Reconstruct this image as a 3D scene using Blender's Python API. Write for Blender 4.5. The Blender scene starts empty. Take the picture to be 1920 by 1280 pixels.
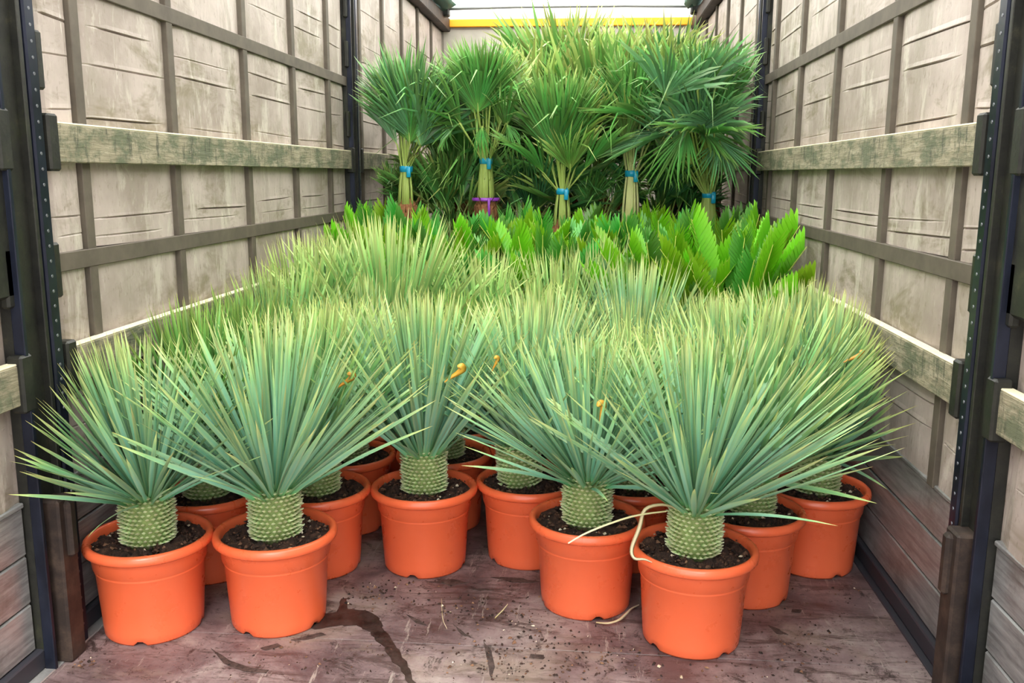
import bpy, math, random
import numpy as np
from mathutils import Matrix, Vector
random.seed(7); rng = np.random.default_rng(7)
PI = math.pi
scene = bpy.context.scene
C = scene.collection

# ------------------------------------------------------------------ camera, sky, exposure
CAM = (0.2456, 0.0, 1.334); FPX = 1681.5; PITCH, YAW, ROLL = 0.1847, 0.08677, 0.00514
def cam_axes():
    cy, sy, cp, sp = math.cos(YAW), math.sin(YAW), math.cos(PITCH), math.sin(PITCH)
    f = Vector((-sy*cp, cy*cp, -sp)); r = Vector((cy, sy, 0)); u = r.cross(f)
    return (math.cos(ROLL)*r + math.sin(ROLL)*u), (-math.sin(ROLL)*r + math.cos(ROLL)*u), f
AR, AU, AF = cam_axes()
cd = bpy.data.cameras.new('camera'); cam = bpy.data.objects.new('camera', cd); C.objects.link(cam)
m3 = Matrix((AR, AU, -AF)).transposed(); cam.matrix_world = Matrix.Translation(CAM) @ m3.to_4x4()
cd.sensor_width = 36; cd.lens = FPX/1920*36; cd.clip_start = 0.02; scene.camera = cam
def ray(u, v):
    return AF + AR*((u-960)/FPX) - AU*((v-640)/FPX)
def floor_pt(u, v, z=0.0):                       # where a pixel's ray meets the floor (or a level above it)
    d = ray(u, v); t = (z-CAM[2])/d.z
    return Vector(CAM) + d*t

W = bpy.data.worlds.new('sky'); scene.world = W; W.use_nodes = True
W.node_tree.nodes['Background'].inputs[0].default_value = (0.93, 0.97, 1.0, 1)
W.node_tree.nodes['Background'].inputs[1].default_value = 1.0
sd = bpy.data.lights.new('sun', 'SUN'); sd.energy = 4.5; sd.angle = math.radians(25); sd.color = (1, .96, .88)
sun = bpy.data.objects.new('sun', sd); C.objects.link(sun); sun.rotation_euler = (math.radians(38), 0, math.radians(12))
vs = scene.view_settings; vs.view_transform = 'Standard'; vs.look = 'None'; vs.gamma = 1; vs.use_curve_mapping = False
vs.exposure = 1.86

# ------------------------------------------------------------------ materials
def srgb(r, g, b):
    f = lambda c: (c/255/12.92 if c/255 <= .04045 else ((c/255+.055)/1.055)**2.4)
    return (f(r), f(g), f(b), 1)
class NT:
    def __init__(s, name):
        s.m = bpy.data.materials.new(name); s.m.use_nodes = True; s.t = s.m.node_tree; s.n = s.t.nodes
        s.b = s.n['Principled BSDF']; s.out = s.n['Material Output']
    def add(s, typ, **kw):
        n = s.n.new(typ)
        for k, v in kw.items(): setattr(n, k, v)
        return n
    def link(s, a, b): s.t.links.new(a, b)
    def coord(s, scale=(1,1,1), kind='Object', rot=(0,0,0)):
        c = s.add('ShaderNodeTexCoord'); mp = s.add('ShaderNodeMapping'); mp.inputs['Scale'].default_value = scale
        mp.inputs['Rotation'].default_value = rot
        s.link(c.outputs[kind], mp.inputs['Vector']); return mp.outputs[0]
    def noise(s, vec, scale, detail=4, rough=.6, dist=0):
        n = s.add('ShaderNodeTexNoise'); n.inputs['Scale'].default_value = scale; n.inputs['Detail'].default_value = detail
        n.inputs['Roughness'].default_value = rough; n.inputs['Distortion'].default_value = dist
        if vec: s.link(vec, n.inputs['Vector'])
        return n.outputs['Fac']
    def ramp(s, fac, stops):
        r = s.add('ShaderNodeValToRGB'); e = r.color_ramp.elements
        while len(e) < len(stops): e.new(.5)
        for i, (p, c) in enumerate(stops): e[i].position = p; e[i].color = c if len(c) == 4 else (*c, 1)
        s.link(fac, r.inputs[0]); return r.outputs[0]
    def mix(s, fac, a, b, mode='MIX'):
        n = s.add('ShaderNodeMix', data_type='RGBA', blend_type=mode)
        for sock, v in ((n.inputs[0], fac), (n.inputs[6], a), (n.inputs[7], b)):
            if isinstance(v, (int, float)): sock.default_value = v
            elif isinstance(v, tuple): sock.default_value = v
            else: s.link(v, sock)
        return n.outputs[2]
    def bump(s, h, strength, dist=.01):
        b = s.add('ShaderNodeBump'); b.inputs['Strength'].default_value = strength; b.inputs['Distance'].default_value = dist
        s.link(h, b.inputs['Height']); s.link(b.outputs[0], s.b.inputs['Normal'])
    def fin(s, col, rough=.6, metal=0, spec=.5):
        if isinstance(col, tuple): s.b.inputs['Base Color'].default_value = col
        else: s.link(col, s.b.inputs['Base Color'])
        if isinstance(rough, (int, float)): s.b.inputs['Roughness'].default_value = rough
        else: s.link(rough, s.b.inputs['Roughness'])
        s.b.inputs['Metallic'].default_value = metal; s.b.inputs['Specular IOR Level'].default_value = spec
        return s.m
BLK, WHT = (0,0,0,1), (1,1,1,1)

def mat_leaf(name, stops, transl=.11, rough=.34, vary=.38, edge=None, spec=.5):
    n = NT(name); a = n.add('ShaderNodeAttribute', attribute_name='leafdata'); sp = n.add('ShaderNodeSeparateColor')
    n.link(a.outputs['Color'], sp.inputs[0])
    col = n.ramp(sp.outputs[0], stops)
    oi = n.add('ShaderNodeObjectInfo'); ad = n.add('ShaderNodeMath', operation='ADD'); fr = n.add('ShaderNodeMath', operation='FRACT')
    n.link(oi.outputs['Random'], ad.inputs[0]); n.link(sp.outputs[1], ad.inputs[1]); n.link(ad.outputs[0], fr.inputs[0])
    hs = n.add('ShaderNodeHueSaturation')
    def mr(lo, hi, src):
        q = n.add('ShaderNodeMapRange'); q.inputs[3].default_value = lo; q.inputs[4].default_value = hi; n.link(src, q.inputs[0]); return q.outputs[0]
    n.link(mr(.5-.012, .5+.03, fr.outputs[0]), hs.inputs['Hue']); n.link(mr(1-vary, 1+vary, fr.outputs[0]), hs.inputs['Value'])
    n.link(col, hs.inputs['Color']); col = hs.outputs[0]
    if edge: col = n.mix(sp.outputs[2], col, edge)
    n.fin(col, rough, 0, spec)
    tr = n.add('ShaderNodeBsdfTranslucent'); mx = n.add('ShaderNodeMixShader'); mx.inputs[0].default_value = transl
    n.link(col, tr.inputs[0]); n.link(n.b.outputs[0], mx.inputs[1]); n.link(tr.outputs[0], mx.inputs[2]); n.link(mx.outputs[0], n.out.inputs[0])
    return n.m
YE = srgb(206, 208, 130)
M = {}
M['yucca_blue'] = mat_leaf('yucca_blue', [(0, srgb(104,182,104)), (.12, srgb(106,174,138)), (.45, srgb(128,184,156)), (.78, srgb(140,190,136)), (.95, srgb(206,218,142)), (1, srgb(206,186,120))], edge=YE)
M['yucca_green'] = mat_leaf('yucca_green', [(0, srgb(112,180,92)), (.2, srgb(122,180,130)), (.75, srgb(138,190,126)), (.95, srgb(206,220,136)), (1, srgb(206,190,110))], edge=YE)
M['yucca_yellow'] = mat_leaf('yucca_yellow', [(0, srgb(104,166,92)), (.3, srgb(116,176,120)), (.7, srgb(142,192,116)), (.93, srgb(208,224,144)), (1, srgb(220,214,150))], edge=YE)
M['yucca_dark'] = mat_leaf('yucca_dark', [(0, srgb(80,140,66)), (.3, srgb(80,142,84)), (.75, srgb(96,154,76)), (.94, srgb(150,184,92)), (1, srgb(190,184,100))], edge=srgb(170,184,96))
M['dead_leaf'] = mat_leaf('dead_leaf', [(0, srgb(206,186,140)), (1, srgb(236,222,190))], vary=.1)
M['orange_leaf'] = mat_leaf('orange_leaf', [(0, srgb(226,150,50)), (1, srgb(240,180,80))], vary=.1)
M['cycad'] = mat_leaf('cycad', [(0, srgb(92,150,20)), (.4, srgb(112,172,20)), (.8, srgb(134,190,34)), (1, srgb(154,204,60))], rough=.36, vary=.28, transl=.25)
M['cycad_old'] = mat_leaf('cycad_old', [(0, srgb(60,118,30)), (.5, srgb(76,146,44)), (1, srgb(120,180,88))], rough=.34, vary=.28)
M['rachis'] = NT('rachis').fin(srgb(186,200,84), .5)
M['palm_green'] = mat_leaf('palm_green', [(0, srgb(136,184,92)), (.25, srgb(92,144,74)), (.7, srgb(106,154,76)), (.93, srgb(138,172,92)), (1, srgb(170,186,112))], vary=.38)
M['palm_silver'] = mat_leaf('palm_silver', [(0, srgb(150,196,140)), (.25, srgb(100,152,104)), (.7, srgb(108,158,100)), (.93, srgb(132,172,104)), (1, srgb(166,186,124))], vary=.38)
M['palm_yellow'] = mat_leaf('palm_yellow', [(0, srgb(170,188,96)), (.3, srgb(120,160,80)), (.7, srgb(146,176,90)), (.92, srgb(182,192,110)), (1, srgb(222,214,150))], vary=.38)
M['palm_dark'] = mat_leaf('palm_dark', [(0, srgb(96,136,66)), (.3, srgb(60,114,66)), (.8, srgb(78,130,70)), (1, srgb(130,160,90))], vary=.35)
M['petiole'] = NT('petiole').fin(srgb(164,184,96), .45)
M['petiole_pale'] = NT('petiole_pale').fin(srgb(204,206,140), .45)
n = NT('tape_blue'); M['tape_blue'] = n.fin(srgb(30,160,200), .3)
n = NT('tape_purple'); M['tape_purple'] = n.fin(srgb(150,70,190), .3)
n = NT('fibre'); M['fibre'] = n.fin(n.ramp(n.noise(n.coord((30,30,4)), 3), [(.3, srgb(96,58,34)), (.7, srgb(170,116,76))]), .9)
n = NT('terracotta_plastic'); v = n.coord()
f1 = n.noise(v, 4, 5); oi = n.add('ShaderNodeObjectInfo')
c = n.ramp(f1, [(.3, srgb(238,104,62)), (.7, srgb(244,112,70))])
M['pot'] = n.fin(c, n.ramp(n.noise(v, 14, 4), [(.3, (.26,)*3), (.7, (.32,)*3)]), 0, .6); n.bump(n.noise(v, 160, 2), .03, .001)
n = NT('potting_soil'); v = n.coord(); f1 = n.noise(v, 45, 6, .75)
M['soil'] = n.fin(n.ramp(f1, [(.36, srgb(32,19,14)), (.5, srgb(62,40,31)), (.64, srgb(98,68,52))]), .95); n.bump(f1, 1, .02)
n = NT('soil_crumb'); oi = n.add('ShaderNodeAttribute', attribute_name='leafdata'); sp = n.add('ShaderNodeSeparateColor'); n.link(oi.outputs['Color'], sp.inputs[0])
M['crumb'] = n.fin(n.ramp(sp.outputs[1], [(0, srgb(30,18,14)), (.5, srgb(62,40,31)), (.86, srgb(112,78,58)), (.955, srgb(134,100,76)), (.965, srgb(206,188,160)), (1, srgb(226,214,194))]), .9)
n = NT('trunk_core'); M['trunk'] = n.fin(n.ramp(n.noise(n.coord(), 60), [(.3, srgb(96,112,60)), (.7, srgb(136,152,90))]), .8)
M['scale'] = mat_leaf('trunk_scale', [(0, srgb(106,140,80)), (.3, srgb(150,182,112)), (.7, srgb(222,226,170)), (1, srgb(250,248,222))], transl=.05, vary=.2)

def mat_tarp(name, shift=0):
    n = NT(name); v = n.coord((1,1,1)); v2 = n.coord((1, 3.5, 1)); v3 = n.coord((1, 1.0, 2.6))
    base = n.ramp(n.noise(v, 1.7, 5, .65), [(.38, srgb(152,139,130)), (.5, srgb(173,160,152)), (.62, srgb(190,176,169))])
    st = n.ramp(n.noise(v2, 2.2, 6, .7, .3), [(.5, BLK), (.64, (.8,.8,.8,1))])
    base = n.mix(st, base, srgb(150,140,128))
    gr = n.ramp(n.noise(v3, 2.0, 5, .75, .5), [(.52, BLK), (.64, (.85,.85,.85,1))])
    base = n.mix(gr, base, srgb(128,118,98))
    lt = n.ramp(n.noise(n.coord((1,5,1.6), rot=(.5,0,0)), 1.6, 6, .7, .6), [(.54, BLK), (.64, (.7,.7,.7,1))])
    base = n.mix(lt, base, srgb(200,192,180))
    wv = n.ramp(n.noise(n.coord((1,3,1)), 18, 4, .8), [(.58, BLK), (.68, (.6,.6,.6,1))])
    base = n.mix(wv, base, srgb(112,102,84))
    sc = n.ramp(n.noise(n.coord((1,14,1.2), rot=(.35,0,0)), 4, 5, .8), [(.62, BLK), (.66, (.6,.6,.6,1))])
    base = n.mix(sc, base, srgb(210,204,194))
    n.bump(n.noise(v, 9, 5, .6), .15, .02)
    return n.fin(base, .5, 0, .4)
M['tarp'] = mat_tarp('tarpaulin')
n = NT('webbing'); M['strap'] = n.fin(n.ramp(n.noise(n.coord(), 12, 4), [(.3, srgb(78,70,60)), (.7, srgb(98,89,77))]), .7)
n = NT('weathered_wood'); v = n.coord((1, 1.2, 14)); g = n.noise(v, 5, 6, .7, .4)
c = n.ramp(g, [(.3, srgb(112,106,84)), (.5, srgb(146,138,114)), (.7, srgb(172,162,140))])
c = n.mix(n.ramp(n.noise(n.coord((1,2.6,5)), 2.2, 6, .75), [(.45, BLK), (.58, (.85,.85,.85,1))]), c, srgb(84,92,68))
c = n.mix(n.ramp(n.noise(n.coord((1,9,2.)), 3.2, 6, .8), [(.54, BLK), (.64, (.8,.8,.8,1))]), c, srgb(58,62,48))
M['wood'] = n.fin(c, .8); n.bump(g, .5, .01)
n = NT('lit_edge_wood'); M['lit_edge_wood'] = n.fin(n.ramp(n.noise(n.coord((1,3,9)), 5, 5), [(.3, srgb(206,196,164)), (.7, srgb(236,228,200))]), .7)  # pale wood tone standing in for roof light on the board tops
n = NT('black_steel'); v = n.coord(); c = n.ramp(n.noise(v, 14, 6, .75), [(.3, srgb(22,22,22)), (.6, srgb(44,44,38)), (.78, srgb(74,70,54))])
c = n.mix(n.ramp(n.noise(n.coord((1,1,.6)), 5, 6, .8), [(.55, BLK), (.68, (.6,.6,.6,1))]), c, srgb(52,58,34))
M['steel'] = n.fin(c, .5, .25); n.bump(n.noise(v, 60, 3), .2, .004)
n = NT('blue_steel'); M['bluesteel'] = n.fin(n.ramp(n.noise(n.coord((1,1,.4)), 16, 5), [(.3, srgb(26,29,40)), (.7, srgb(44,49,66))]), .32, .5)
n = NT('rusty_steel'); M['rust'] = n.fin(n.ramp(n.noise(n.coord(), 11, 6, .7), [(.3, srgb(34,29,27)), (.5, srgb(56,45,40)), (.7, srgb(84,68,58))]), .6, .3)
M['hole'] = NT('rivet_metal').fin(srgb(120,122,128), .4, .6)
n = NT('aluminium'); v = n.coord((1,.7,8)); g = n.noise(v, 7, 6, .7)
c = n.ramp(g, [(.36, srgb(128,126,126)), (.62, srgb(176,176,176))]); c = n.mix(n.ramp(n.noise(n.coord(), 5, 6, .75), [(.5, BLK), (.7, (.6,.6,.6,1))]), c, srgb(104,98,92))
M['alu'] = n.fin(c, n.ramp(g, [(.3, (.3,)*3), (.7, (.45,)*3)]), .45); n.bump(g, .15, .004)
M['dark_trim'] = NT('dark_trim').fin(srgb(58,58,66), .5, .3)
n = NT('roof_tarp'); tr = n.add('ShaderNodeBsdfTranslucent'); tr.inputs[0].default_value = (.86,.86,.84,1); mx = n.add('ShaderNodeMixShader'); mx.inputs[0].default_value = .75
n.fin(srgb(240,240,236), .6); n.link(n.b.outputs[0], mx.inputs[1]); n.link(tr.outputs[0], mx.inputs[2]); n.link(mx.outputs[0], n.out.inputs[0]); M['roof'] = n.m
M['orange'] = NT('orange_beam').fin(srgb(250,170,20), .5)
M['green_tarp'] = NT('green_tarp').fin(srgb(26,84,66), .6)
M['grey_metal'] = NT('grey_metal').fin(srgb(170,172,170), .4, .5)
n = NT('front_panel'); M['front'] = n.fin(n.ramp(n.noise(n.coord(), 3, 5), [(.3, srgb(160,154,142)), (.7, srgb(190,184,172))]), .6)
# floor: worn phenolic plywood
n = NT('plywood_floor'); v = n.coord(); g = n.noise(v, 3.2, 7, .7, .4)
c = n.ramp(g, [(.36, srgb(82,66,68)), (.47, srgb(110,92,93)), (.55, srgb(130,112,112)), (.66, srgb(152,138,134))])
c = n.mix(n.ramp(n.noise(n.coord((1.2,5,1), rot=(0,0,.5)), 2.4, 8, .8, .8), [(.5, BLK), (.60, (.85,.85,.85,1))]), c, srgb(66,50,48))
c = n.mix(n.ramp(n.noise(n.coord((1,1.6,1)), 1.3, 5, .7, .4), [(.5, BLK), (.62, (.6,.6,.6,1))]), c, srgb(138,122,108))
c = n.mix(n.ramp(n.noise(v, 9, 7, .85, .6), [(.55, BLK), (.62, (.85,.85,.85,1))]), c, srgb(44,33,30))
c = n.mix(n.ramp(n.noise(n.coord((7,.9,1), rot=(0,0,.9)), 4, 6, .8, .3), [(.6, BLK), (.65, (.6,.6,.6,1))]), c, srgb(164,152,144))
c = n.mix(n.ramp(n.noise(n.coord((.8,9,1), rot=(0,0,-.15)), 5, 6, .8, .3), [(.61, BLK), (.65, (.6,.6,.6,1))]), c, srgb(50,38,36))
c = n.mix(n.ramp(n.noise(v, 48, 4, .8), [(.60, BLK), (.66, (.9,.9,.9,1))]), c, srgb(36,26,23))
M['floor'] = n.fin(c, n.ramp(g, [(.3, (.4,)*3), (.7, (.6,)*3)]), 0, .5); n.bump(n.noise(v, 40, 5, .7), .25, .004)
n = NT('wet_patch'); M['wet'] = n.fin(n.ramp(n.noise(n.coord(), 16, 6, .8), [(.4, srgb(30,24,22)), (.62, srgb(66,54,51))]), .3, 0, .5)
n = NT('mud_streak'); M['streak'] = n.fin(n.ramp(n.noise(n.coord(), 40, 6, .8), [(.4, srgb(36,27,24)), (.62, srgb(82,66,62))]), .7)
n = NT('bounce_ground'); M['bounce_pale'] = n.fin(n.ramp(n.noise(n.coord(), 2, 6), [(.3, srgb(170,168,162)), (.7, srgb(200,198,192))]), .9)  # light colour chosen to bounce daylight inwards

# ------------------------------------------------------------------ mesh helpers
def link(o, parent=None):
    C.objects.link(o)
    if parent is not None: o.parent = parent
    return o
def tag(o, label=None, cat=None, group=None, kind=None):
    for k, v in (('label', label), ('category', cat), ('group', group), ('kind', kind)):
        if v: o[k] = v
    return o
def empty(name, loc, label, cat, group=None):
    o = bpy.data.objects.new(name, None); o.location = loc; o.empty_display_size = .1; link(o); return tag(o, label, cat, group)
class MB:
    def __init__(s): s.v = []; s.f = []; s.d = []
    def box(s, x0, x1, y0, y1, z0, z1, b=0):
        i = len(s.v)
        if b <= 0:
            s.v += [(x, y, z) for z in (z0, z1) for y in (y0, y1) for x in (x0, x1)]
            s.f += [tuple(i+k for k in q) for q in ((0,2,3,1),(4,5,7,6),(0,1,5,4),(2,6,7,3),(0,4,6,2),(1,3,7,5))]
            return s
        import bmesh
        bm = bmesh.new(); bmesh.ops.create_cube(bm, size=1)
        for v in bm.verts: v.co = Vector(((x0+x1)/2+v.co.x*(x1-x0), (y0+y1)/2+v.co.y*(y1-y0), (z0+z1)/2+v.co.z*(z1-z0)))
        bmesh.ops.bevel(bm, geom=bm.edges[:], offset=b, segments=1, affect='EDGES')
        bm.verts.index_update()
        s.v += [tuple(v.co) for v in bm.verts]; s.f += [tuple(i+v.index for v in f.verts) for f in bm.faces]; bm.free(); return s
    def lathe(s, prof, n=48, cap=True):
        i = len(s.v); k = len(prof)
        for a in range(n):
            ca, sa = math.cos(2*PI*a/n), math.sin(2*PI*a/n); s.v += [(r*ca, r*sa, z) for r, z in prof]
        for a in range(n):
            b = (a+1) % n
            s.f += [(i+a*k+j, i+b*k+j, i+b*k+j+1, i+a*k+j+1) for j in range(k-1)]
        return s
    def tube(s, pts, rad, n=6):
        i = len(s.v); pts = [Vector(p) for p in pts]
        for j, p in enumerate(pts):
            t = (pts[min(j+1, len(pts)-1)] - pts[max(j-1, 0)]).normalized()
            a = t.cross(Vector((0,0,1)) if abs(t.z) < .9 else Vector((1,0,0))).normalized(); b = t.cross(a)
            r = rad[j] if isinstance(rad, (list, tuple)) else rad
            s.v += [tuple(p + r*(math.cos(2*PI*k/n)*a + math.sin(2*PI*k/n)*b)) for k in range(n)]
        for j in range(len(pts)-1):
            s.f += [(i+j*n+k, i+j*n+(k+1) % n, i+(j+1)*n+(k+1) % n, i+(j+1)*n+k) for k in range(n)]
        s.f += [tuple(i+k for k in range(n))[::-1], tuple(i+(len(pts)-1)*n+k for k in range(n))]
        return s
    def mesh(s, name, mat, smooth=False, flip=False):
        me = bpy.data.meshes.new(name); me.from_pydata(s.v, [], s.f)
        if s.d:
            at = me.color_attributes.new('leafdata', 'FLOAT_COLOR', 'POINT')
            at.data.foreach_set('color', np.array(s.d, dtype=np.float32).ravel())
        for m in (mat if isinstance(mat, list) else [mat]): me.materials.append(m)
        if smooth: me.shade_smooth()
        me.update(); return me
    def obj(s, name, mat, parent=None, smooth=False):
        return link(bpy.data.objects.new(name, s.mesh(name, mat, smooth)), parent)
def np_mesh(name, V, F, D, mat, smooth=False):
    me = bpy.data.meshes.new(name); me.from_pydata(V.tolist(), [], F.tolist() if hasattr(F, 'tolist') else F)
    at = me.color_attributes.new('leafdata', 'FLOAT_COLOR', 'POINT'); at.data.foreach_set('color', D.astype(np.float32).ravel())
    me.materials.append(mat)
    if smooth: me.shade_smooth()
    return me
def fix_normals(me):
    import bmesh
    bm = bmesh.new(); bm.from_mesh(me); bmesh.ops.recalc_face_normals(bm, faces=bm.faces[:]); bm.to_mesh(me); bm.free()

# ------------------------------------------------------------------ the trailer
XW, YF, ZR, YB = 1.24, 9.0, 2.92, -0.6           # half width, front wall, roof, open rear end
fl = MB().box(-XW, XW, YB, YF, -.06, -.012).obj('floor', M['floor']); fl['kind'] = 'structure'
for y0, y1 in ((YB, 1.10), (1.10, 2.355), (2.355, 3.6), (3.6, 4.85), (4.85, 6.1), (6.1, 7.35), (7.35, YF)):
    MB().box(-XW+.06, XW-.05, y0+.0012, y1-.0012, -.013, 0, .001).obj('floor_sheet', M['floor'], fl)
for s in (-1, 1): MB().box(*(sorted((s*XW, s*(XW-.06 if s < 0 else XW-.05)))), YB, YF, -.013, .004, .002).obj('edge_rail', M['alu'] if s < 0 else M['dark_trim'], fl)
yd = MB().box(-30, 30, -40, 40, -1.3, -1.2).obj('ground', M['bounce_pale']); yd['kind'] = 'structure'  # unseen ground outside, added pale to throw light in at the open rear

POSTS = (2.23, 5.50)
STR = {-1: [.4, 1.0, 1.6, 2.53, 3.12, 3.81, 4.44, 5.04, 5.75, 6.4, 7.05, 7.7, 8.35], 1: [.4, 1.0, 1.6, 2.52, 3.15, 3.87, 4.53, 5.17, 5.8, 6.45, 7.1, 7.75, 8.4]}
ZB_LO, ZB_HI = 1.086, 1.865
def panel(s, y0, y1, z0, z1, creases, parent):
    zs = set(np.linspace(z0, z1, max(6, int((z1-z0)/.045))).tolist())
    for zc in creases: zs |= {zc-.004, zc, zc+.004, zc+.016}
    zs = sorted(z for z in zs if z0 <= z <= z1); ny = 10; mb = MB()
    ph = rng.uniform(0, 6, 4); amp = [rng.uniform(.25, 1.1) for _ in creases]; tl = [rng.uniform(-.012, .012) for _ in creases]; ext = [(rng.uniform(-.1, .2), rng.uniform(.75, 1.1)) for _ in creases]
    for z in zs:
        for j in range(ny+1):
            t = j/ny; y = y0+(y1-y0)*t
            o = .0125+.002*math.sin(ph[0]+5*y+2*z)*math.sin(ph[1]+3*z)
            o *= min(1, 8*t, 8*(1-t))*.9+.1
            zz = z
            for k, zc in enumerate(creases):
                h = z-zc
                if ext[k][0] < t < ext[k][1]:
                    fd = amp[k]*min(1, 6*(t-ext[k][0]), 6*(ext[k][1]-t))
                    if abs(h) < .001: o -= .0105*fd
                    elif 0 < h <= .005: o += .002*fd
            for k, zc in enumerate(creases): zz += tl[k]*(t-.5)*math.exp(-((z-zc)/.08)**2)
            mb.v.append((s*(XW-.002-max(o, .001)), y, zz))
    n = ny+1
    for i in range(len(zs)-1):
        for j in range(ny):
            q = (i*n+j, i*n+j+1, (i+1)*n+j+1, (i+1)*n+j); mb.f.append(q if s < 0 else q[::-1])
    return mb.obj('curtain_panel', M['tarp'], parent)
def side_wall(s, name):
    w = MB().box(*sorted((s*XW, s*(XW+.02))), YB, YF, -.06, 2.80).obj(name, M['tarp']); w['kind'] = 'structure'
    def bx(nm, t, y0, y1, z0, z1, m, b=.002, off=0): return MB().box(*sorted((s*(XW-off), s*(XW-off-t))), y0, y1, z0, z1, b).obj(nm, m, w)
    ys = sorted([YB] + STR[s] + list(POSTS) + [YF])
    for a, b in zip(ys[:-1], ys[1:]):
        if b < .9: continue
        ga = .13 if a in POSTS else .018; gb = .13 if b in POSTS else .018
        if b-ga-gb-a < .05: continue
        j = lambda: rng.uniform(-.012, .012)
        panel(s, a+ga, b-gb, .475, ZB_LO-.026, [.62+j(), .70+j()], w)
        panel(s, a+ga, b-gb, ZB_LO+.026, ZB_HI-.026, [1.15+j(), 1.205+j(), 1.50+j(), 1.655+j(), 1.745+j()], w)
        panel(s, a+ga, b-gb, ZB_HI+.026, 2.66, [2.04+j(), 2.13+j(), 2.35+j()], w)
    for y in STR[s]: bx('webbing_strap', .024, y-.022, y+.022, .47, 2.68, M['strap'])
    ps = [YB] + list(POSTS) + [YF]
    for a, b in zip(ps[:-1], ps[1:]):
        for z in (ZB_LO, ZB_HI): bx('webbing_band', .026, a+.1, b-.1, z-.026, z+.026, M['strap'])
        for k in range(3):
            bx('side_plank', .012, a+(.115 if a > 0 else 0), b-.115, .062+.136*k, .062+.136*(k+1)-.004, M['alu'], .004)
        bx('plank_cap', .018, a+(.115 if a > 0 else 0), b-.115, .466, .480, M['alu'], .003)
    bx('bottom_rail', .03, YB, YF, .004, .060, M['dark_trim'], .004)
    bx('top_rail', .09, YB, YF, 2.68, 2.80, M['rust'], .008)
    return w
WL = side_wall(-1, 'wall_left'); WR = side_wall(1, 'wall_right')
wf = MB().box(-XW-.02, XW+.02, YF, YF+.05, -.06, 2.79).obj('wall_front', M['front']); wf['kind'] = 'structure'
for x0, x1 in ((-1.22,-.62),(-.61,-.01),(.0,.6),(.61,1.22)): MB().box(x0, x1, YF-.012, YF, 0, 2.70, .003).obj('front_panel', M['front'], wf)
tb = MB().box(-XW+.08, XW-.08, YF-.05, YF-.005, 2.72, 2.79, .005).obj('trim_1', M['orange']); tb['kind'] = 'structure'
tb = MB().box(-XW+.06, XW-.06, YF, YF+.004, 2.785, 2.96, .001).obj('trim_2', M['roof']); tb['kind'] = 'structure'
# roof sheet, sagging a little between its bows
mb = MB(); nx, ny = 12, 60
for j in range(ny+1):
    y = YB+(YF-YB)*j/ny
    for i in range(nx+1):
        x = -XW+2*XW*i/nx; mb.v.append((x, y, ZR-.015*abs(math.sin(PI*(y-8.62)/.7))+.02*math.cos(x*1.2)))
for j in range(ny):
    for i in range(nx): a = j*(nx+1)+i; mb.f.append((a, a+1, a+nx+2, a+nx+1))
ce = mb.obj('ceiling', M['roof'], None, True); ce['kind'] = 'structure'
bow = empty('roof_bow', (0, 8.62, 2.83), 'thin grey metal roof bow crossing under the white roof sheet', 'roof bow')
MB().tube([(-1.15,0,0),(-.5,0,.012),(.5,0,.012),(1.15,0,0)], .016, 8).obj('bar', M['grey_metal'], bow, True)
for s in (-1, 1):
    MB().box(s*1.15-.05, s*1.15+.05, -.05, .05, -.07, .02, .01).obj('end_bracket', M['steel'], bow)
for s, lb in ((-1, 'dark green bunched tarpaulin in the roof corner over the tied palm with purple tape'), (1, 'dark green bunched tarpaulin in the roof corner over the drooping silver-green palm')):
    mb = MB(); k = 9
    for r in range(8):
        y = 7.3+r*.176; 
        for q in range(k):
            a = 2*PI*q/k; rr = .07+.018*math.sin(3.1*r+2*q)+.012*math.cos(5*q)
            mb.v.append((s*(XW-.13)+rr*math.cos(a), y+.03*math.sin(q*2+r), 2.85+rr*math.sin(a)*.8))
    for r in range(7):
        mb.f += [(r*k+q, r*k+(q+1) % k, (r+1)*k+(q+1) % k, (r+1)*k+q) for q in range(k)]
    mb.f += [tuple(range(k)), tuple(range(7*k, 8*k))]
    tag(mb.obj('bunched_tarp', M['green_tarp'], None, True), lb, 'tarpaulin')

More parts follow.
